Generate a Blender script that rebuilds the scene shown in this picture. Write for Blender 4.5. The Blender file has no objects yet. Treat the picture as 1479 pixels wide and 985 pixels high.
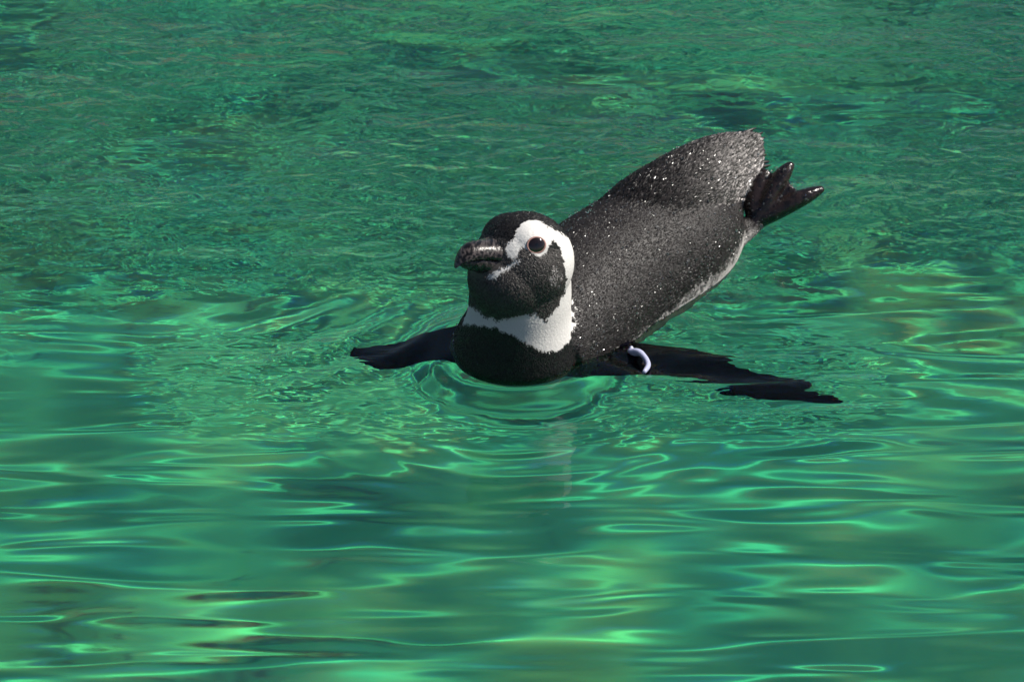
import bpy, bmesh, math
import numpy as np
from mathutils import Vector
from mathutils.kdtree import KDTree

# ---------------------------------------------------------------- camera, sky, sun, exposure
sc = bpy.context.scene
COL = sc.collection
PPM = 1400.0                      # picture units per metre at the bird
PITCH = math.radians(32)
DIST = 4.0
SUN_EL, SUN_AZ = math.radians(49), math.radians(82)      # azimuth clockwise from +Y

TARGET = np.array([-5.5 / PPM, 108 / PPM, 0.0])
CAM = TARGET + DIST * np.array([0, -math.cos(PITCH), math.sin(PITCH)])
FWD = np.array([0, math.cos(PITCH), -math.sin(PITCH)])
UPV = np.array([0, math.sin(PITCH), math.cos(PITCH)])
FPX = PPM * DIST

cd = bpy.data.cameras.new('camera')
cam = bpy.data.objects.new('camera', cd); COL.objects.link(cam); sc.camera = cam
cam.location = CAM
cam.rotation_euler = (math.pi / 2 - PITCH, 0, 0)
cd.sensor_width = 36.0
cd.lens = FPX * 36.0 / 1479.0
cd.clip_end = 300
cd.dof.use_dof = True
cd.dof.focus_distance = 3.95
cd.dof.aperture_fstop = 13

world = bpy.data.worlds.new('World'); sc.world = world; world.use_nodes = True
wn = world.node_tree
sky = wn.nodes.new('ShaderNodeTexSky'); sky.sky_type = 'NISHITA'; sky.sun_disc = False
sky.sun_elevation = SUN_EL; sky.sun_rotation = SUN_AZ
wn.links.new(sky.outputs[0], wn.nodes['Background'].inputs[0])
wn.nodes['Background'].inputs[1].default_value = 0.06

sl = bpy.data.lights.new('sun', 'SUN'); sl.energy = 5.0; sl.angle = math.radians(0.5); sl.color = (1, .95, .87)
sun = bpy.data.objects.new('sun', sl); COL.objects.link(sun)
sd = Vector((math.cos(SUN_EL) * math.sin(SUN_AZ), math.cos(SUN_EL) * math.cos(SUN_AZ), math.sin(SUN_EL)))
sun.rotation_euler = sd.to_track_quat('Z', 'Y').to_euler()
sl.cycles.is_caustics_light = True

sc.view_settings.view_transform = 'Standard'; sc.view_settings.look = 'None'
sc.view_settings.exposure = 0.12; sc.view_settings.gamma = 1.0
sc.cycles.use_denoising = True; sc.cycles.adaptive_threshold = .03
sc.cycles.caustics_reflective = False
sc.cycles.sample_clamp_indirect = 4.0
sc.cycles.max_bounces = 7; sc.cycles.diffuse_bounces = 1; sc.cycles.transmission_bounces = 6; sc.cycles.glossy_bounces = 3

rng = np.random.default_rng(7)

# ---------------------------------------------------------------- helpers
def ray(px, py):
    d = FWD + np.array([1.0, 0, 0]) * (px - 739.5) / FPX + UPV * (492.5 - py) / FPX
    return d / np.linalg.norm(d)
def P(px, py, y):                 # point seen in that direction, y units behind the breast
    d = ray(px, py); return CAM + d * ((y / PPM - CAM[1]) / d[1])
def U(px, py, z):                 # point z units under flat water, seen through it
    d = ray(px, py); s = CAM + d * (-CAM[2] / d[2])
    e = 1 / 1.333; ci = -d[2]; n = np.array([0, 0, 1.0])
    r = e * d + (e * ci - math.sqrt(1 - e * e * (1 - ci * ci))) * n
    return s + r * (z / PPM / r[2])
def proj(v):
    q = v - CAM; dz = q @ FWD
    return 739.5 + FPX * q[:, 0] / dz, 492.5 - FPX * (q @ UPV) / dz
def nrm(v):
    v = np.asarray(v, float); return v / np.linalg.norm(v)

def add_obj(name, me, mat=None, parent=None):
    o = bpy.data.objects.new(name, me); COL.objects.link(o)
    if mat: me.materials.append(mat)
    if parent: o.parent = parent
    return o
def mesh_from(name, v, f, smooth=True):
    me = bpy.data.meshes.new(name); me.from_pydata(np.asarray(v).tolist(), [], [list(map(int, q)) for q in f])
    me.update()
    if smooth: me.shade_smooth()
    return me
def fast_mesh(name, v, tri, smooth=True):
    me = bpy.data.meshes.new(name); k = tri.shape[1]
    me.vertices.add(len(v)); me.vertices.foreach_set('co', v.astype(np.float32).ravel())
    me.loops.add(tri.size); me.loops.foreach_set('vertex_index', tri.astype(np.int32).ravel())
    me.polygons.add(len(tri)); me.polygons.foreach_set('loop_start', np.arange(0, tri.size, k, dtype=np.int32))
    me.update(calc_edges=True)
    if smooth: me.shade_smooth()
    return me
def smoothstep(a, b, x):
    t = np.clip((x - a) / (b - a), 0, 1); return t * t * (3 - 2 * t)
def catmull(pts, n):
    pts = np.asarray(pts, float); m = len(pts); out = []
    ext = np.vstack([2 * pts[0] - pts[1], pts, 2 * pts[-1] - pts[-2]])
    for t in np.linspace(0, m - 1, n):
        i = min(int(t), m - 2); u = t - i; a, b, c, d = ext[i:i + 4]
        out.append(.5 * (2 * b + (c - a) * u + (2 * a - 5 * b + 4 * c - d) * u * u + (3 * b - a - 3 * c + d) * u ** 3))
    return np.array(out)
def vnoise(p, seed=0):            # smooth value noise, p (n,3)
    r = np.random.default_rng(seed); T = r.random(4096)
    i = np.floor(p).astype(np.int64); f = p - i; f = f * f * (3 - 2 * f); out = 0
    for dx in (0, 1):
        for dy in (0, 1):
            for dz in (0, 1):
                h = ((i[:, 0] + dx) * 73856093 ^ (i[:, 1] + dy) * 19349663 ^ (i[:, 2] + dz) * 83492791) & 4095
                w = (f[:, 0] if dx else 1 - f[:, 0]) * (f[:, 1] if dy else 1 - f[:, 1]) * (f[:, 2] if dz else 1 - f[:, 2])
                out = out + w * T[h]
    return out
def in_poly(x, y, poly):
    poly = np.asarray(poly, float); ins = np.zeros(len(x), bool); j = len(poly) - 1
    for i in range(len(poly)):
        xi, yi = poly[i]; xj, yj = poly[j]
        if yi != yj:
            ins ^= ((yi > y) != (yj > y)) & (x < (xj - xi) * (y - yi) / (yj - yi) + xi)
        j = i
    return ins

def nodes(name):
    m = bpy.data.materials.new(name); m.use_nodes = True
    return m, m.node_tree, m.node_tree.nodes['Principled BSDF']
def plain(name, col, rough=.5, **kw):
    m, nt, b = nodes(name)
    n = nt.nodes.new('ShaderNodeTexNoise'); n.inputs['Scale'].default_value = kw.get('scale', 300)
    tc = nt.nodes.new('ShaderNodeTexCoord'); nt.links.new(tc.outputs['Object'], n.inputs['Vector'])
    mx = nt.nodes.new('ShaderNodeMixRGB'); v = kw.get('vary', .35)
    mx.inputs[1].default_value = (*[c * (1 - v) for c in col], 1); mx.inputs[2].default_value = (*[min(1, c * (1 + v)) for c in col], 1)
    nt.links.new(n.outputs[0], mx.inputs[0]); nt.links.new(mx.outputs[0], b.inputs['Base Color'])
    b.inputs['Roughness'].default_value = rough
    if 'coat' in kw: b.inputs['Coat Weight'].default_value = kw['coat']; b.inputs['Coat Roughness'].default_value = .06
    return m

# ---------------------------------------------------------------- water and pool floor
WATER_CENTRE = P(748, 520, 65); WATER_CENTRE[2] = 0
def axis_lines(lo, hi, fine_lo, fine_hi, step):
    a = np.arange(fine_lo, fine_hi + step / 2, step)
    left = fine_lo - np.cumsum(step * 1.13 ** np.arange(1, 60)); left = left[left > lo][::-1]
    right = fine_hi + np.cumsum(step * 1.13 ** np.arange(1, 60)); right = right[right < hi]
    return np.concatenate([[lo], left, a, right, [hi]])
gx = axis_lines(-9, 9, -1.5, 2.4, .011); gy = axis_lines(-6, 14, -1.6, 2.2, .009)
GX, GY = np.meshgrid(gx, gy)
def wave_height(X, Y):
    r = np.random.default_rng(11); H = np.zeros_like(X)
    for i in range(26):           # long lazy swell running towards the viewer
        lam = 10 ** r.uniform(-.9, -.3); th = r.normal(math.pi / 2 + .06, .32); k = 2 * math.pi / lam
        H += lam ** 1.5 * .0019 * np.sin(k * (np.cos(th) * X + np.sin(th) * Y) + r.uniform(0, 6.3))
    for i in range(22):           # shorter ripples, crests across the view
        lam = 10 ** r.uniform(-1.2, -.75); th = r.normal(math.pi / 2 + .05, .2); k = 2 * math.pi / lam
        H += lam ** 1.5 * .0027 * np.sin(k * (np.cos(th) * X + np.sin(th) * Y) + r.uniform(0, 6.3) + 1.3 * np.sin(X * r.uniform(3, 9) + r.uniform(0, 6)))
    for i in range(16):           # short cross waves in the stirred water behind
        lam = 10 ** r.uniform(-1.15, -.8); th = r.normal(math.pi / 2, .45); k = 2 * math.pi / lam
        H += smoothstep(1.0, 1.5, Y) * lam * .0016 * np.sin(k * (np.cos(th) * X + np.sin(th) * Y) + r.uniform(0, 6.3))
    d = np.hypot(X - WATER_CENTRE[0], Y - WATER_CENTRE[1])
    H += .0005 * np.exp(-((d - .14) / .13) ** 2) * np.sin(2 * math.pi * d / .045)
    H += .011 * np.exp(-(np.maximum(d - .072, 0) / .026) ** 2) - .003 * np.exp(-((d - .13) / .03) ** 2)
    for cx, cy, th in ((.29, -.02, 1.5), (.2, .03, 1.46), (-.17, .06, 2.25)):      # wavelets thrown up by the beating flippers
        q = np.exp(-(((X - cx) / .11) ** 2 + ((Y - cy) / .10) ** 2)); s1 = np.cos(th) * X + np.sin(th) * Y; s2 = -np.sin(th) * X + np.cos(th) * Y
        H += q * (.0026 * np.sin(2 * math.pi * s1 / .055 + 1.2 * np.sin(s2 * 22)) + .0011 * np.sin(2 * math.pi * (s1 + .25 * s2) / .03))
    return H * smoothstep(9.5, 4, np.hypot(X, Y))
GZ = wave_height(GX, GY)
nI, nJ = GX.shape
idx = np.arange(nI * nJ).reshape(nI, nJ)
wf = np.stack([idx[:-1, :-1], idx[:-1, 1:], idx[1:, 1:], idx[1:, :-1]], -1).reshape(-1, 4)

wm = bpy.data.materials.new('water'); wm.use_nodes = True; nt = wm.node_tree; nt.nodes.clear(); N = nt.nodes.new; LK = nt.links.new
def math_node(op, a, b=None, clamp=False):
    n = N('ShaderNodeMath'); n.operation = op; n.use_clamp = clamp
    for i, q in enumerate((a, b)):
        if q is None: continue
        if isinstance(q, (int, float)): n.inputs[i].default_value = q
        else: LK(q, n.inputs[i])
    return n.outputs[0]
tc = N('ShaderNodeTexCoord'); sep = N('ShaderNodeSeparateXYZ'); LK(tc.outputs['Object'], sep.inputs[0])
def noise(scale, sx, sy, detail, dist=0.0, off=0.0):
    mp = N('ShaderNodeMapping'); mp.inputs['Scale'].default_value = (sx, sy, 1); mp.inputs['Location'].default_value = (off, off * .7, off)
    LK(tc.outputs['Object'], mp.inputs[0])
    n = N('ShaderNodeTexNoise'); n.inputs['Scale'].default_value = scale; n.inputs['Detail'].default_value = detail
    n.inputs['Distortion'].default_value = dist; n.inputs['Roughness'].default_value = .45
    LK(mp.outputs[0], n.inputs[0]); return n.outputs[0]
def maprange(v, a, b, c, d):
    n = N('ShaderNodeMapRange'); n.interpolation_type = 'SMOOTHSTEP'; LK(v, n.inputs[0])
    for i, q in enumerate((a, b, c, d)): n.inputs[i + 1].default_value = q
    return n.outputs[0]
vd = N('ShaderNodeVectorMath'); vd.operation = 'DISTANCE'; LK(tc.outputs['Object'], vd.inputs[0]); vd.inputs[1].default_value = WATER_CENTRE
dist = vd.outputs['Value']
behind = maprange(math_node('ADD', sep.outputs[1], math_node('MULTIPLY', noise(3.5, 1, 1.3, 2, 0, 9), .5)), .2, .75, 0, 1)
patch = maprange(noise(2.6, .8, 1.6, 2, .6, 4), .36, .62, .12, 1.25)
chop = math_node('MULTIPLY', math_node('MULTIPLY', noise(40, .8, 1.25, 2.5, .9), .0046), math_node('MULTIPLY', behind, patch))
ring = math_node('SINE', math_node('ADD', math_node('MULTIPLY', dist, 2 * math.pi / .021), math_node('MULTIPLY', noise(5, 1, 1, 2), 16)))
ring = math_node('MULTIPLY', math_node('MULTIPLY', ring, .00017), math_node('MULTIPLY', maprange(dist, .09, .34, 1, 0), maprange(noise(7, 1, 1, 2, 0, 3), .35, .65, .1, 1)))
swirl = math_node('MULTIPLY', math_node('MULTIPLY', noise(15, .75, 1.3, 2, 1.2, 6), .0095), math_node('MULTIPLY', behind, patch))
silk = math_node('MULTIPLY', math_node('MULTIPLY', noise(13, .32, 1.5, 1, .5, 2), .0042), maprange(dist, .12, .4, .3, 1))     # long silky ripples in the calm water
wing = math_node('MULTIPLY', math_node('MULTIPLY', noise(38, .55, 1.3, 2, .3, 8), .0042), math_node('MULTIPLY', maprange(dist, .1, .16, 0, 1), math_node('MULTIPLY', maprange(dist, .33, .42, 1, 0), maprange(math_node('ABSOLUTE', math_node('SUBTRACT', sep.outputs[1], .0)), .05, .13, 1, 0))))
h = math_node('ADD', math_node('ADD', chop, ring), math_node('ADD', swirl, math_node('ADD', silk, wing)))
bp = N('ShaderNodeBump'); bp.inputs['Strength'].default_value = 1; bp.inputs['Distance'].default_value = 1; LK(h, bp.inputs['Height'])
def glass(c, ior):
    g = N('ShaderNodeBsdfGlass'); g.inputs['Color'].default_value = (*c, 1); g.inputs['Roughness'].default_value = 0
    g.inputs['IOR'].default_value = ior; LK(bp.outputs[0], g.inputs['Normal']); return g.outputs[0]
def add(a, b):
    n = N('ShaderNodeAddShader'); LK(a, n.inputs[0]); LK(b, n.inputs[1]); return n.outputs[0]
g = add(glass((.62, 1, .72), 1.333), add(glass((.36, 0, 0), 1.318), glass((0, 0, .27), 1.349)))   # water splits light a little into colours
out = N('ShaderNodeOutputMaterial'); LK(g, out.inputs[0])
water = add_obj('water', fast_mesh('water', np.stack([GX, GY, GZ], -1).reshape(-1, 3), wf), wm)
water['kind'] = 'structure'; water.cycles.is_caustics_caster = True

fm, nt, b = nodes('pool_paint'); N = nt.nodes.new; LK = nt.links.new
tc = N('ShaderNodeTexCoord')
n1 = N('ShaderNodeTexNoise'); n1.inputs['Scale'].default_value = 4.5; n1.inputs['Detail'].default_value = 5; LK(tc.outputs['Object'], n1.inputs[0])
cr = N('ShaderNodeValToRGB'); LK(n1.outputs[0], cr.inputs[0])
cr.color_ramp.elements[0].position = .32; cr.color_ramp.elements[0].color = (.036, .235, .19, 1)
cr.color_ramp.elements[1].position = .70; cr.color_ramp.elements[1].color = (.150, .42, .225, 1)
e = cr.color_ramp.elements.new(.5); e.color = (.066, .318, .218, 1)
LK(cr.outputs[0], b.inputs['Base Color']); b.inputs['Roughness'].default_value = .9; b.inputs['Specular IOR Level'].default_value = .2
FZ = -1.3
fx = np.linspace(-14, 14, 57); FX, FY = np.meshgrid(fx, fx + 4)
fv = np.stack([FX, FY, FZ + .01 * np.sin(FX * 2.1) * np.cos(FY * 1.7)], -1).reshape(-1, 3)
fi = np.arange(57 * 57).reshape(57, 57)
floor = add_obj('pool_floor', fast_mesh('pool_floor', fv, np.stack([fi[:-1, :-1], fi[:-1, 1:], fi[1:, 1:], fi[1:, :-1]], -1).reshape(-1, 4)), fm)
floor['kind'] = 'structure'; floor.cycles.is_caustics_receiver = True

# ---------------------------------------------------------------- penguin
peng = bpy.data.objects.new('penguin', None); COL.objects.link(peng)
peng['label'] = 'black and white penguin swimming with head up and flippers spread in green water'
peng['category'] = 'penguin'
LEFT = nrm([.79, -.61, 0]); BACK = nrm([.61, .79, 0]); UZ = np.array([0, 0, 1.0])

SV, SF, SPART, ST = [], [], [], []          # source shapes of the one body surface
def push(v, f, part, t=None):
    o = len(SV); SV.extend(np.asarray(v).tolist()); SF.extend([[int(i) + o for i in q] for q in f])
    SPART.extend([part] * len(v)); ST.extend([0.0] * len(v) if t is None else list(t))
def loft(rings, part, tpar=None):
    m = len(rings[0]); v = np.vstack(rings); n = len(rings); f = []
    for i in range(n - 1):
        for j in range(m):
            f.append((i * m + j, i * m + (j + 1) % m, (i + 1) * m + (j + 1) % m, (i + 1) * m + j))
    a = len(v); v = np.vstack([v, rings[0].mean(0), rings[-1].mean(0)])
    for j in range(m):
        f.append((a, (j + 1) % m, j)); f.append((a + 1, (n - 1) * m + j, (n - 1) * m + (j + 1) % m))
    t = None
    if tpar is not None: t = np.concatenate([np.repeat(tpar, m), [tpar[0], tpar[-1]]])
    push(v, f, part, t)
ANG = np.linspace(0, 2 * math.pi, 48, endpoint=False)
def ring_lr(c, a, wl, b, up, dn):           # ring with different upper and lower heights
    s = np.sin(ANG); h = np.where(s > 0, up, dn); co = np.cos(ANG); co = np.where(s < 0, np.sign(co) * np.abs(co) ** .5, co)
    return c + np.outer(co * wl, a) + np.outer(s * h, b)

# trunk: (px, py, y, halfwidth, up, down)
TR = [(728, 536, 8, 30, 20, 8), (737, 528, 22, 66, 40, 14), (748, 512, 66, 101, 80, 40), (800, 466, 140, 108, 99, 108), (857, 422, 222, 110, 110, 112),
      (917, 381, 290, 108, 106, 104), (977, 345, 350, 97, 94, 88), (1020, 314, 392, 72, 70, 66), (1046, 290, 415, 40, 34, 40), (1056, 285, 424, 14, 12, 14)]
trp = catmull([list(P(a, b2, c)) + [d / PPM, e / PPM, f / PPM] for a, b2, c, d, e, f in TR], 60)
AX = trp[:, :3]
rings = []
for i, q in enumerate(trp):
    t = nrm(AX[min(i + 1, 59)] - AX[max(i - 1, 0)])
    u = nrm(UZ - t * (t @ UZ)); l = nrm(np.cross(u, t)); l = l if l @ LEFT > 0 else -l
    rings.append(ring_lr(q[:3], l, max(q[3], .012), u, max(q[4], .01), max(q[5], .012)))
loft(rings, 0, np.arange(60) / 59)
# tail root: tall and thin, rising behind the hips
TL = [(880, 360, 290, 60, 66, 40), (938, 320, 330, 74, 70, 44), (985, 286, 372, 64, 70, 52), (1025, 264, 410, 50, 72, 62), (1058, 254, 440, 32, 70, 64), (1086, 247, 464, 20, 62, 56), (1094, 245, 470, 10, 52, 46)]
tlp = catmull([list(P(a, b2, c)) + [d / PPM, e / PPM, f / PPM] for a, b2, c, d, e, f in TL], 30)
TA = tlp[:, :3]; rings = []
for i, q in enumerate(tlp):
    t = nrm(TA[min(i + 1, 29)] - TA[max(i - 1, 0)]); u = nrm(UZ - t * (t @ UZ)); l = nrm(np.cross(u, t)); l = l if l @ LEFT > 0 else -l
    rings.append(ring_lr(q[:3], l, q[3], u, q[4], q[5]))
loft(rings, 6, np.arange(30) / 29)
# neck column: (px, py, y, rx, ry)
NK = [(750, 536, 62, 66, 50), (749, 524, 60, 88, 76), (748, 508, 57, 92, 84), (748, 482, 55, 83, 80), (750, 452, 54, 74, 74), (752, 420, 54, 72, 72), (755, 385, 54, 66, 66), (755, 350, 54, 50, 50)]
nkp = catmull([list(P(a, b2, c)) + [d / PPM, e / PPM] for a, b2, c, d, e in NK], 24)
loft([q[:3] + np.outer(np.cos(ANG) * q[3], [1, 0, 0]) + np.outer(np.sin(ANG) * q[4], [0, 1, 0]) for q in nkp], 1)
# head
HC = P(757, 378, 46)
HF = nrm([-.76, -.49, .40]); HL = nrm(np.cross(UZ, HF)); HL = HL if HL[0] > 0 else -HL; HL = nrm(HL + .27 * nrm(UZ - HF * HF[2])); HU = nrm(np.cross(HF, HL)); HU = HU if HU[2] > 0 else -HU
def hp(f, l, u): return HC + (HF * f + HL * l + HU * u) / PPM
def ellipsoid(c, ax, r, part, n=28, m=40):
    th = np.linspace(.04, math.pi - .04, n); rg = []
    for t in th:
        rg.append(c + np.outer(np.cos(ANG) * math.sin(t) * r[1], ax[1]) + np.outer(np.sin(ANG) * math.sin(t) * r[2], ax[2]) + ax[0] * math.cos(t) * r[0])
    loft(rg, part)
HA = (HF, HL, HU); s_ = 1 / PPM
ellipsoid(HC, HA, np.array([72, 69, 71]) * s_, 1)
ellipsoid(hp(28, 0, -2), HA, np.array([44, 44, 46]) * s_, 1)       # base of the bill
ellipsoid(hp(20, 0, -26), HA, np.array([60, 58, 58]) * s_, 1)      # chin and cheeks
ellipsoid(hp(10, 22, 28), HA, np.array([44, 42, 36]) * s_, 1)      # brows
ellipsoid(hp(10, -22, 28), HA, np.array([44, 42, 36]) * s_, 1)

# flippers: leading and trailing edge as seen through the water
def flipper(lead, trail, part, th):
    Lp = catmull([U(*q) if q[2] < 0 else P(q[0], q[1], q[3]) for q in lead], 40)
    Tp = catmull([U(*q) if q[2] < 0 else P(q[0], q[1], q[3]) for q in trail], 40); rg = []
    for i, (a, b2) in enumerate(zip(Lp, Tp)):
        c = (a + b2) / 2; w = (a - b2) / 2; k = i / 39
        nn = nrm(np.cross(w, (Lp[min(i + 1, 39)] + Tp[min(i + 1, 39)]) - (Lp[max(i - 1, 0)] + Tp[max(i - 1, 0)])))
        h_ = th * (1 - .72 * k) / PPM
        rg.append(c + np.outer(np.cos(ANG), w) + np.outer(np.sin(ANG) * h_, nn))
    loft(rg, part, np.linspace(0, 1, 40))
flipper([(806, 545, -30), (880, 543, -24), (935, 543, -30), (1000, 554, -52), (1080, 567, -72), (1150, 577, -86), (1216, 586, -96)],
        [(822, 475, -6), (890, 490, -5), (945, 497, -18), (1020, 511, -42), (1095, 533, -64), (1165, 555, -82), (1222, 574, -96)], 2, 15)
flipper([(690, 536, -30), (645, 526, -40), (605, 526, -54), (565, 529, -70), (528, 530, -86), (503, 512, -98)],
        [(690, 470, -6), (650, 480, -20), (605, 490, -44), (560, 497, -66), (524, 501, -84), (500, 496, -98)], 3, 13)

# legs and feet
def tube(pts, rad, part, n=18, m=16):
    p = catmull([list(q) + [r / PPM] for q, r in zip(pts, rad)], n); A = ANG[::3]; rg = []
    for i in range(n):
        t = nrm(p[min(i + 1, n - 1), :3] - p[max(i - 1, 0), :3]); a = nrm(np.cross(t, [.3, .5, .8])); b2 = np.cross(t, a)
        rg.append(p[i, :3] + p[i, 3] * (np.outer(np.cos(A), a) + np.outer(np.sin(A), b2)))
    loft(rg, part)
def foot(off, part_leg, part_foot):
    o = np.array(off, float)
    Q = lambda a, b2, c: P(a, b2, c) + o
    tube([Q(1010, 372, 355), Q(1040, 350, 372), Q(1070, 335, 388), Q(1095, 322, 400)], [34, 32, 20, 12], part_leg)
    ank = Q(1092, 318, 402)
    toes = [[ank, Q(1088, 292, 415), Q(1096, 266, 432), Q(1108, 246, 446)],
            [ank, Q(1108, 290, 412), Q(1124, 262, 428), Q(1136, 246, 438), Q(1145, 235, 446)],
            [ank, Q(1120, 306, 404), Q(1150, 290, 410), Q(1172, 280, 418), Q(1190, 272, 426)]]
    for t in toes:
        k = len(t); tube(t, ([15, 14, 13, 8] if k == 4 else [15, 14, 14, 11, 5]), part_foot)
    tips = []
    for a, b2 in ((0, 1), (1, 2)):          # webs
        A_ = catmull(toes[a], 14); B_ = catmull(toes[b2], 14); rg = []
        for i in range(13):
            c0, c1 = A_[i], B_[i]; sag = .3 * (i / 12) ** 3
            c0, c1 = c0, c1; w = (c1 - c0) / 2; nn = nrm(np.cross(w, A_[min(i + 1, 13)] - A_[i] + 1e-6)); c = (c0 + c1) / 2
            if i > 8: break
            rg.append(c + np.outer(np.cos(ANG), w) + np.outer(np.sin(ANG) * (3.4 / PPM), nn))
        loft(rg, part_foot)
foot((0, 0, 0), 4, 5)
foot(-LEFT * .085 - np.array([0, 0, .035]) + BACK * .01, 4, 5)

src = mesh_from('source', SV, SF, False)
so = bpy.data.objects.new('source', src); COL.objects.link(so)
md = so.modifiers.new('r', 'REMESH'); md.mode = 'VOXEL'; md.voxel_size = .0017
sm = so.modifiers.new('s', 'SMOOTH'); sm.factor = .5; sm.iterations = 12
dg = bpy.context.evaluated_depsgraph_get()
body_me = bpy.data.meshes.new_from_object(so.evaluated_get(dg)); body_me.name = 'body'
bpy.data.objects.remove(so)
nv = len(body_me.vertices)
V = np.empty(nv * 3, np.float32); body_me.vertices.foreach_get('co', V); V = V.reshape(-1, 3).astype(float)
NN = np.empty(nv * 3, np.float32); body_me.vertices.foreach_get('normal', NN); NN = NN.reshape(-1, 3).astype(float)
SVa = np.array(SV); SPa = np.array(SPART); STa = np.array(ST)
kd = KDTree(len(SVa))
for i, q in enumerate(SVa): kd.insert(q, i)
kd.balance()
near = np.array([kd.find(q)[1] for q in V])
part = SPa[near]; tpar = STa[near]

# ---- plumage colours by place on the body
PX, PY = proj(V)
nz1 = vnoise(V * 260, 1); nz2 = vnoise(V * 700, 2); nz = (nz1 - .5) + .6 * (nz2 - .5)
JX = PX + nz * 3.5; JY = PY + (vnoise(V * 260, 5) - .5) * 5
face = (NN @ (-FWD)) > 0.0
rel = V - HC; lf = rel @ HF; ll = rel @ HL; lu = rel @ HU
mir = V - 2 * np.outer(ll, HL); nmir = NN - 2 * np.outer(NN @ HL, HL)
MX, MY = proj(mir); mface = (nmir @ (-FWD)) > 0.0
BLACK = np.array([.010, .009, .0095]); CHEEK = np.array([.062, .056, .053]); WHITE = np.array([.78, .76, .73])
BAND = [(728, 356), (740, 344), (747, 330), (755, 320), (772, 317), (789, 324), (808, 335), (832, 350), (840, 388), (840, 420), (834, 470), (823, 492), (817, 498),
        (806, 506), (785, 507), (760, 495), (738, 483), (722, 476), (700, 471), (660, 467), (660, 430), (676, 438), (700, 456), (722, 462), (748, 456), (775, 452), (787, 463), (802, 446),
        (815, 424), (819, 402), (813, 376), (806, 354), (798, 345), (791, 362), (780, 370), (768, 367), (757, 358), (751, 356), (746, 370), (738, 374)]
GAPE = [(738, 380), (746, 373), (752, 376), (744, 383), (728, 392), (714, 400), (704, 398), (718, 390)]
FAR = [(684, 346), (683, 333), (690, 322), (694, 330), (692, 344)]
def pattern(x, y): return in_poly(x, y, BAND) | in_poly(x, y, GAPE)
hw = np.where(face, pattern(JX, JY) | in_poly(JX, JY, FAR), np.where(mface, pattern(MX + nz * 7, MY), False))
colr = np.tile(BLACK, (nv, 1)); rough = np.full(nv, .55)
hd = part == 1
cheek = hd & (lf > -60 / PPM) & (lu < 30 / PPM) & (PY < 470)
colr[cheek] = CHEEK
fk = cheek & (np.hypot((PX - 803) / 9, (PY - 398) / 17) < 1 + (nz1 - .5)) & (nz2 > .5); colr[fk] = [.30, .28, .27]
colr[hd & hw] = WHITE
# trunk: white belly with a feathered border, white under the tail
ai = np.clip((tpar * 59).round().astype(int), 0, 59)
dv = V - AX[ai]; lat = dv @ LEFT; zz = dv[:, 2]
phi = np.degrees(np.arctan2(-zz, np.abs(lat) + 1e-6))
tr = part == 0
edge = np.interp(tpar, [0, .15, .3, .6, .78, .88, 1], [80, 54, 14, 8, 14, 34, 48]) + nz * 16
soft = np.interp(tpar, [0, .7, .85, 1], [10, 22, 30, 40])
wgt = smoothstep(-.5, .5, (phi - edge) / soft)
wgt = np.where(tpar > .72, np.clip(wgt + (nz2 - .5) * .9 * (wgt > .05) * (wgt < .95), 0, 1), wgt)
BACKC = np.array([.0185, .0155, .0155])
bc = BACKC[None] * (1 + .5 * nz[:, None])
colr[tr] = (bc * (1 - wgt[:, None]) + np.array([.62, .59, .57]) * wgt[:, None])[tr]
ti = np.clip((tpar * 29).round().astype(int), 0, 29); tz = (V - TA[ti])[:, 2] * PPM; tl = part == 6
tw = smoothstep(84, -2, tz + (nz2 - .5) * 46 - 30 * (1 - tpar)) * smoothstep(.2, .75, tpar + .25 * smoothstep(0, -50, tz))
tw = tw * (.55 + .45 * smoothstep(.3, .6, nz1 + .35 * smoothstep(0, -40, tz)))
colr[tl] = (bc * (1 - tw[:, None]) + np.array([.58, .54, .52]) * tw[:, None])[tl]
fl = (part == 2) | (part == 3); colr[fl] = [.0045, .0045, .008]
lg = part == 4; lw = (smoothstep(.55, -.25, NN[:, 2] + (nz1 - .5) * .9) * (.6 + .4 * (nz2 > .45)))[lg][:, None]; colr[lg] = bc[lg] * (1 - lw) + np.array([.50, .47, .45]) * lw
ft = part == 5; colr[ft] = np.where((nz1[ft] > .5)[:, None], [.012, .009, .009], [.024, .016, .015]); rough[ft] = .13; rough[fl] = .35
att = body_me.color_attributes.new('plumage', 'FLOAT_COLOR', 'POINT')
att.data.foreach_set('color', np.concatenate([np.clip(colr, .004, .9), np.ones((nv, 1))], 1).astype(np.float32).ravel())
ra = body_me.attributes.new('gloss', 'FLOAT', 'POINT'); ra.data.foreach_set('value', rough.astype(np.float32))
body_me.shade_smooth()
sa = body_me.attributes.new('sheen', 'FLOAT', 'POINT'); sa.data.foreach_set('value', np.where(fl, .0, .5).astype(np.float32))

bm_, nt, b = nodes('plumage'); N = nt.nodes.new; LK = nt.links.new
a = N('ShaderNodeVertexColor'); a.layer_name = 'plumage'; LK(a.outputs[0], b.inputs['Base Color'])
a2 = N('ShaderNodeAttribute'); a2.attribute_name = 'gloss'; LK(a2.outputs['Fac'], b.inputs['Roughness'])
a3 = N('ShaderNodeAttribute'); a3.attribute_name = 'sheen'; LK(a3.outputs['Fac'], b.inputs['Specular IOR Level'])
tc = N('ShaderNodeTexCoord'); n1 = N('ShaderNodeTexNoise'); n1.inputs['Scale'].default_value = 420; n1.inputs['Detail'].default_value = 3
LK(tc.outputs['Object'], n1.inputs[0]); bp = N('ShaderNodeBump'); bp.inputs['Strength'].default_value = .5; bp.inputs['Distance'].default_value = .0012
LK(n1.outputs[0], bp.inputs['Height']); LK(bp.outputs[0], b.inputs['Normal'])
body_me.materials.clear()
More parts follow.
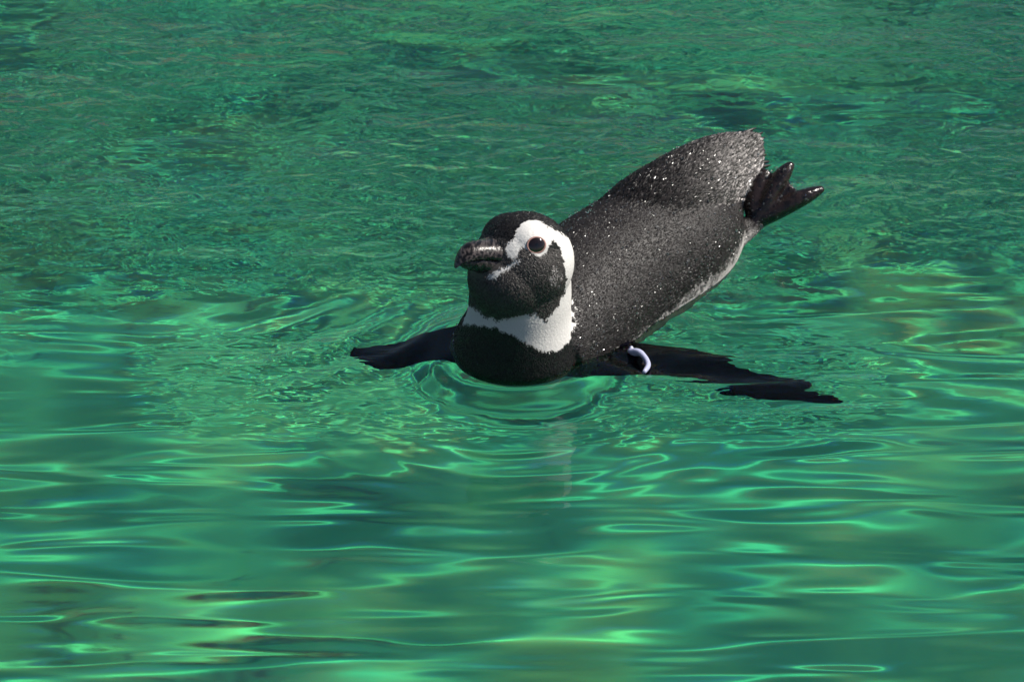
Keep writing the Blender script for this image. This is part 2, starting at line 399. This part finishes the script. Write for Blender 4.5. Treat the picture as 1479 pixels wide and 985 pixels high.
body = add_obj('body', body_me, bm_, peng); body.cycles.is_caustics_receiver = True

# ---- small overlapping feathers
body_me.calc_loop_triangles()
tri = np.empty(len(body_me.loop_triangles) * 3, np.int32); body_me.loop_triangles.foreach_get('vertices', tri); tri = tri.reshape(-1, 3)
tp = part[tri[:, 0]]
A0, B0, C0 = V[tri[:, 0]], V[tri[:, 1]], V[tri[:, 2]]
cr_ = np.cross(B0 - A0, C0 - A0); area = np.linalg.norm(cr_, axis=1) / 2; fn = cr_ / (2 * area[:, None] + 1e-12)
cen = (A0 + B0 + C0) / 3
dens = np.where(tp == 0, .75, np.where(tp == 1, 1.25, np.where(tp == 4, .7, np.where(tp == 6, .8, 0))))
dens = np.where(cen[:, 2] < -.05, 0, dens)
dens = np.where(np.linalg.norm(cen - hp(74, 0, 0), axis=1) < 30 / PPM, 0, dens)
EYE_L = None
pr = area * dens; pr /= pr.sum()
NF = 150000
ch = rng.choice(len(tri), NF, p=pr)
r1, r2 = np.sqrt(rng.random(NF)), rng.random(NF)
pos = A0[ch] * (1 - r1)[:, None] + B0[ch] * (r1 * (1 - r2))[:, None] + C0[ch] * (r1 * r2)[:, None]
pn = NN[tri[ch, 0]]; pc = colr[tri[ch, 0]]; pp = part[tri[ch, 0]]
isb = pp != 1
down = np.array([.15, .2, -1.0])
flow = np.where(isb[:, None], BACK + np.array([0, 0, .1]), (pos - hp(95, 0, 10)) * 12 * smoothstep(-.04, .03, (pos - HC) @ HU)[:, None] + down * .55)
flow = flow + rng.normal(0, .16, flow.shape) * np.linalg.norm(flow, axis=1)[:, None]
flow -= pn * (flow * pn).sum(1)[:, None]; flow /= np.linalg.norm(flow, axis=1)[:, None] + 1e-9
sid = np.cross(pn, flow)
ln = np.where(isb, rng.uniform(3.4, 6, NF), rng.uniform(2.6, 4.6, NF)) / PPM
wd = np.where(isb, rng.uniform(.7, 1.15, NF), rng.uniform(.6, 1.0, NF)) / PPM
ist = pp == 6; ln = np.where(ist, ln * 1.8, ln); wd = np.where(ist, wd * 1.6, wd)
isw = (pc[:, 1] > .3) & ~ist; lift = rng.uniform(.08, .30, NF) * ln * np.where(isw, .35, 1)
roll = rng.normal(0, .45, NF) * wd * np.where(isw, .25, 1)
base = pos - pn * (.4 / PPM)
fvs = np.stack([base, base + flow * (ln * .55)[:, None] + sid * wd[:, None] + pn * (lift * .6 + roll)[:, None],
                base + flow * (ln * .55)[:, None] - sid * wd[:, None] + pn * (lift * .6 - roll)[:, None],
                base + flow * ln[:, None] + pn * lift[:, None],
                base + flow * (ln * .5)[:, None] + pn * (lift * .6 + wd * .5)[:, None]], 1).reshape(-1, 3)
o = np.arange(NF)[:, None] * 5
ftri = np.concatenate([o + [0, 4, 1], o + [0, 2, 4], o + [1, 4, 3], o + [4, 2, 3]], 0)
fme = fast_mesh('plumage_feathers', fvs, ftri)
fc = pc * np.where(isw, rng.uniform(.9, 1.08, NF), rng.uniform(.5, 1.4, NF))[:, None]; fc[ist] *= np.where(rng.random(ist.sum()) < .45, .25, 1.2)[:, None]; pale = (rng.random(NF) < .015) & isb; fc[pale] = fc[pale] * 1.6 + .012
fc = np.repeat(np.clip(fc, .004, .85), 5, axis=0)
at = fme.color_attributes.new('plumage', 'FLOAT_COLOR', 'POINT')
at.data.foreach_set('color', np.concatenate([fc, np.ones((len(fc), 1))], 1).astype(np.float32).ravel())
fmat, nt, b = nodes('feather'); a = nt.nodes.new('ShaderNodeVertexColor'); a.layer_name = 'plumage'; nt.links.new(a.outputs[0], b.inputs['Base Color'])
b.inputs['Roughness'].default_value = .48; b.inputs['Specular IOR Level'].default_value = .26
wet, nt, b = nodes('wet_feather'); a = nt.nodes.new('ShaderNodeVertexColor'); a.layer_name = 'plumage'; nt.links.new(a.outputs[0], b.inputs['Base Color'])
b.inputs['Roughness'].default_value = .24; b.inputs['Specular IOR Level'].default_value = .6
isg = np.tile((rng.random(NF) < np.where(isb, .11, .05)) & ~isw, 4)
feathers = add_obj('feathers', fme, fmat, peng); fme.materials.append(wet)
fme.polygons.foreach_set('material_index', isg.astype(np.int32)); fme.polygons.foreach_set('use_smooth', ~isg); fme.update(); feathers['kind'] = 'stuff'

# ---- beads of water on the back, tail and foot
def blob_mesh(name, pos, rad, sub=1):
    bmx = bmesh.new(); bmesh.ops.create_icosphere(bmx, subdivisions=sub, radius=1)
    sv = np.array([q.co for q in bmx.verts]); sf = np.array([[q.index for q in f.verts] for f in bmx.faces]); bmx.free()
    v = (pos[:, None, :] + sv[None] * rad[:, None, None]).reshape(-1, 3)
    f = (sf[None] + (np.arange(len(pos)) * len(sv))[:, None, None]).reshape(-1, 3)
    return fast_mesh(name, v, f)
sel = np.where((((part == 0) & (wgt < .9)) | (part == 6) | (part == 5)) & (NN[:, 2] > .1) & (V[:, 2] > .012))[0]
pk = rng.choice(sel, 1400, replace=False); pk[-60:] = rng.choice(np.where((part == 5) & face & (V[:, 2] > .01))[0], 60)
rad = rng.gamma(3, .27, 1400).clip(.45, 2.0) / PPM; rad[:60] *= 1.5
dm, nt, b = nodes('water_bead'); b.inputs['Base Color'].default_value = (1, 1, 1, 1); b.inputs['Transmission Weight'].default_value = 1; b.inputs['IOR'].default_value = 1.333; b.inputs['Roughness'].default_value = .14
b.inputs['Coat Weight'].default_value = 1; b.inputs['Coat Roughness'].default_value = .2
beads = add_obj('water_beads', blob_mesh('water_beads', V[pk] + NN[pk] * (rad * .7 + 1.2 / PPM)[:, None], rad, 2), dm, peng); beads['kind'] = 'stuff'

# ---- tail feathers
def blade(L, w, th):
    v, f = [], []; n = 7
    for i in range(n):
        k = i / (n - 1); ww = w * (1 - .75 * k ** 2.2); x = L * k
        v += [(x, -ww, 0), (x, 0, th * (1 - k * .7)), (x, ww, 0), (x, 0, -th * (1 - k * .7))]
        if i:
            for j in range(4):
                f.append((4 * i - 4 + j, 4 * i - 4 + (j + 1) % 4, 4 * i + (j + 1) % 4, 4 * i + j))
    f += [(3, 2, 1, 0), (4 * n - 4, 4 * n - 3, 4 * n - 2, 4 * n - 1)]
    return mesh_from('tail_feather', v, f)
tmat = plain('tail_feather', (.035, .030, .030), .4, scale=500)
tme = blade(34 / PPM, 5 / PPM, 1.4 / PPM); tme.materials.append(tmat)
tdir = nrm(TA[-1] - TA[-8])
from mathutils import Matrix
for i in range(28):
    k = i / 27 - .5
    row = i % 2
    st = TA[-5] + np.array([0, 0, 1.0]) * (-k * 112 + 4) / PPM + LEFT * ((k * 8) + (6 if row else -6)) / PPM - tdir * (8 + abs(k) * 28) / PPM
    d = nrm(tdir + np.array([0, 0, 1]) * (-k * .45) + rng.normal(0, .05, 3)); n_ = nrm(LEFT - d * (d @ LEFT)); s2 = np.cross(n_, d)
    o = bpy.data.objects.new('tail_feather', tme); COL.objects.link(o); o.parent = peng
    sc_ = rng.uniform(.8, 1.1)
    o.matrix_world = Matrix([[d[0] * sc_, s2[0], n_[0], st[0]], [d[1] * sc_, s2[1], n_[1], st[1]], [d[2] * sc_, s2[2], n_[2], st[2]], [0, 0, 0, 1]])

# ---- bill
def bill_half(name, rows, sign, mat):
    # rows: (f, centre u, halfwidth, height)
    rr = catmull(rows, 26); rg = []; A = np.linspace(0, math.pi, 17)
    for f_, cu, w_, h_ in rr:
        top = [hp(f_, math.cos(t) * max(w_, .5), cu + sign * math.sin(t) ** .8 * max(h_, .5)) for t in A]
        bot = [hp(f_, math.cos(t) * max(w_, .5) * .96, cu - sign * .6) for t in A[::-1][1:-1]]
        rg.append(np.array(top + bot))
    m = len(rg[0]); v = np.vstack(rg); n = len(rg); f = []
    for i in range(n - 1):
        for j in range(m): f.append((i * m + j, i * m + (j + 1) % m, (i + 1) * m + (j + 1) % m, (i + 1) * m + j))
    v = np.vstack([v, rg[0].mean(0), rg[-1].mean(0)])
    for j in range(m):
        f.append((n * m, (j + 1) % m, j)); f.append((n * m + 1, (n - 1) * m + j, (n - 1) * m + (j + 1) % m))
    return add_obj(name, mesh_from(name, v, f), mat, peng)
bmat, nt, b = nodes('horn'); N = nt.nodes.new; LK = nt.links.new
tc = N('ShaderNodeTexCoord'); mp = N('ShaderNodeMapping'); LK(tc.outputs['Object'], mp.inputs[0])
mp.inputs['Rotation'].default_value = (0, 0, math.radians(-42)); mp.inputs['Scale'].default_value = (1, .25, 1)
n1 = N('ShaderNodeTexNoise'); n1.inputs['Scale'].default_value = 330; n1.inputs['Detail'].default_value = 4; LK(mp.outputs[0], n1.inputs[0])
cr = N('ShaderNodeValToRGB'); LK(n1.outputs[0], cr.inputs[0])
cr.color_ramp.elements[0].position = .42; cr.color_ramp.elements[0].color = (.007, .006, .006, 1)
cr.color_ramp.elements[1].position = .72; cr.color_ramp.elements[1].color = (.14, .115, .11, 1)
LK(cr.outputs[0], b.inputs['Base Color']); b.inputs['Roughness'].default_value = .27
bp = N('ShaderNodeBump'); bp.inputs['Strength'].default_value = .8; bp.inputs['Distance'].default_value = .0009; LK(n1.outputs[0], bp.inputs['Height']); LK(bp.outputs[0], b.inputs['Normal'])
bill_half('upper_mandible', [(36, 2, 40, 34), (56, 1, 34, 30), (72, 0, 27, 26), (88, -1, 22, 23), (101, -4, 18, 22), (110, -9, 14, 21), (117, -15, 8, 15), (120, -20, 2, 5)], 1, bmat)
bill_half('lower_mandible', [(36, 0, 39, 30), (56, -1, 32, 27), (72, -2, 25, 23), (88, -3, 20, 19), (99, -6, 15, 15), (107, -9, 10, 10), (112, -12, 4, 4)], -1, bmat)

# ---- eyes
def surf(dirv):                               # point on the head surface in a direction from the head centre
    d = nrm(dirv); c = rel[hd]; n_ = np.linalg.norm(c, axis=1) + 1e-9
    k = np.argsort(-(c @ d) / n_)[:30]; return V[hd][k].mean(0), nrm(NN[hd][k].mean(0))
vis = hd & face
k = np.where(vis)[0]; k = k[np.argsort((PX[k] - 775) ** 2 + (PY[k] - 354) ** 2)[:40]]
ep, en = V[k].mean(0), nrm(NN[k].mean(0))
emat = plain('eye', (.010, .004, .003), .06, vary=.5, coat=1.0); pm = plain('pupil', (.003, .003, .003), .05, coat=1.0)
skin = plain('eye_skin', (.42, .24, .21), .45, scale=600)
def uv_ball(c, n_, r, flat, name, mat, par, sq=1.0):
    a = nrm(np.cross(n_, UZ)); b2 = np.cross(n_, a); rg = []; v = []; f = []
    th = np.linspace(.001, math.pi * .5, 9)
    for t in th: v += [c + n_ * r * flat * math.cos(t) + r * math.sin(t) * (math.cos(p) * a + sq * math.sin(p) * b2) for p in ANG[::2]]
    for i in range(8):
        for j in range(24): f.append((i * 24 + j, (i + 1) * 24 + j, (i + 1) * 24 + (j + 1) % 24, i * 24 + (j + 1) % 24))
    return add_obj(name, mesh_from(name, v, f), mat, par)
def torus(c, n_, R, r, name, mat, par, squash=1.0):
    a = nrm(np.cross(n_, UZ)); b2 = np.cross(n_, a); v = []; f = []
    for i in range(32):
        p = 2 * math.pi * i / 32; e = a * math.cos(p) + b2 * math.sin(p) * squash
        v += [c + e * (R + r * math.cos(q)) + n_ * r * math.sin(q) for q in ANG[::4]]
    for i in range(32):
        for j in range(12): f.append((i * 12 + j, ((i + 1) % 32) * 12 + j, ((i + 1) % 32) * 12 + (j + 1) % 12, i * 12 + (j + 1) % 12))
    return add_obj(name, mesh_from(name, v, f), mat, par)
for sgn in (1, -1):
    c, n_ = ep.copy(), en.copy()
    if sgn < 0:
        q = (c - HC) @ HL; c = c - 2 * q * HL; n_ = n_ - 2 * (n_ @ HL) * HL
    e_ = uv_ball(c - n_ * 2 / PPM, n_, 13 / PPM, .34, 'eye', emat, peng, .86)
    uv_ball(c - n_ * .9 / PPM, n_, 8.5 / PPM, .40, 'pupil', pm, e_, .9)
    torus(c - n_ * 1.5 / PPM, n_, 12.6 / PPM, 1.6 / PPM, 'eye_ring', skin, e_, .87)

# ---- plastic ring on the flipper
band = plain('band_plastic', (.50, .52, .72), .3, vary=.1)
c0 = [P(908, 507, 75), P(922, 508, 67), P(932, 517, 55), P(936, 528, 38), P(930, 538, 20)]
def tube_obj(name, pts, rad, mat, par, n=22):
    p = catmull([list(q) + [r / PPM] for q, r in zip(pts, rad)], n); A = ANG[::4]; m = len(A); v = []; f = []
    for i in range(n):
        t = nrm(p[min(i + 1, n - 1), :3] - p[max(i - 1, 0), :3]); a = nrm(np.cross(t, [.2, .9, .4])); b2 = np.cross(t, a)
        v += list(p[i, :3] + p[i, 3] * (np.outer(np.cos(A), a) + np.outer(np.sin(A), b2)))
        if i:
            for j in range(m): f.append(((i - 1) * m + j, (i - 1) * m + (j + 1) % m, i * m + (j + 1) % m, i * m + j))
    f.append(tuple(range(m))[::-1]); f.append(tuple(range((n - 1) * m, n * m)))
    return add_obj(name, mesh_from(name, v, f), mat, par)
ring_o = tube_obj('flipper_ring', c0, [3.5, 4.5, 4, 4, 3], band, peng)
tube_obj('clasp', [P(911, 500, 80), P(914, 508, 76), P(928, 510, 68)], [2, 6, 3.5], band, ring_o)

# ---------------------------------------------------------------- bubble on the surface
gm = bpy.data.materials.new('bubble_film'); gm.use_nodes = True; nt = gm.node_tree; nt.nodes.clear()
gb = nt.nodes.new('ShaderNodeBsdfGlass'); gb.inputs['IOR'].default_value = 1.15; gb.inputs['Roughness'].default_value = 0
om = nt.nodes.new('ShaderNodeOutputMaterial'); nt.links.new(gb.outputs[0], om.inputs[0])
def bubble(px, py, r, label):
    d = ray(px, py); c = CAM + d * (-CAM[2] / d[2]); c[2] = wave_height(np.array([c[0]]), np.array([c[1]]))[0]
    o = uv_ball(np.zeros(3), UZ, r / PPM, .8, 'bubble', gm, None); o.location = c
    o['label'] = label; o['category'] = 'bubble'
bubble(1210, 350, 7, 'small clear bubble on the green water beyond the penguin foot')
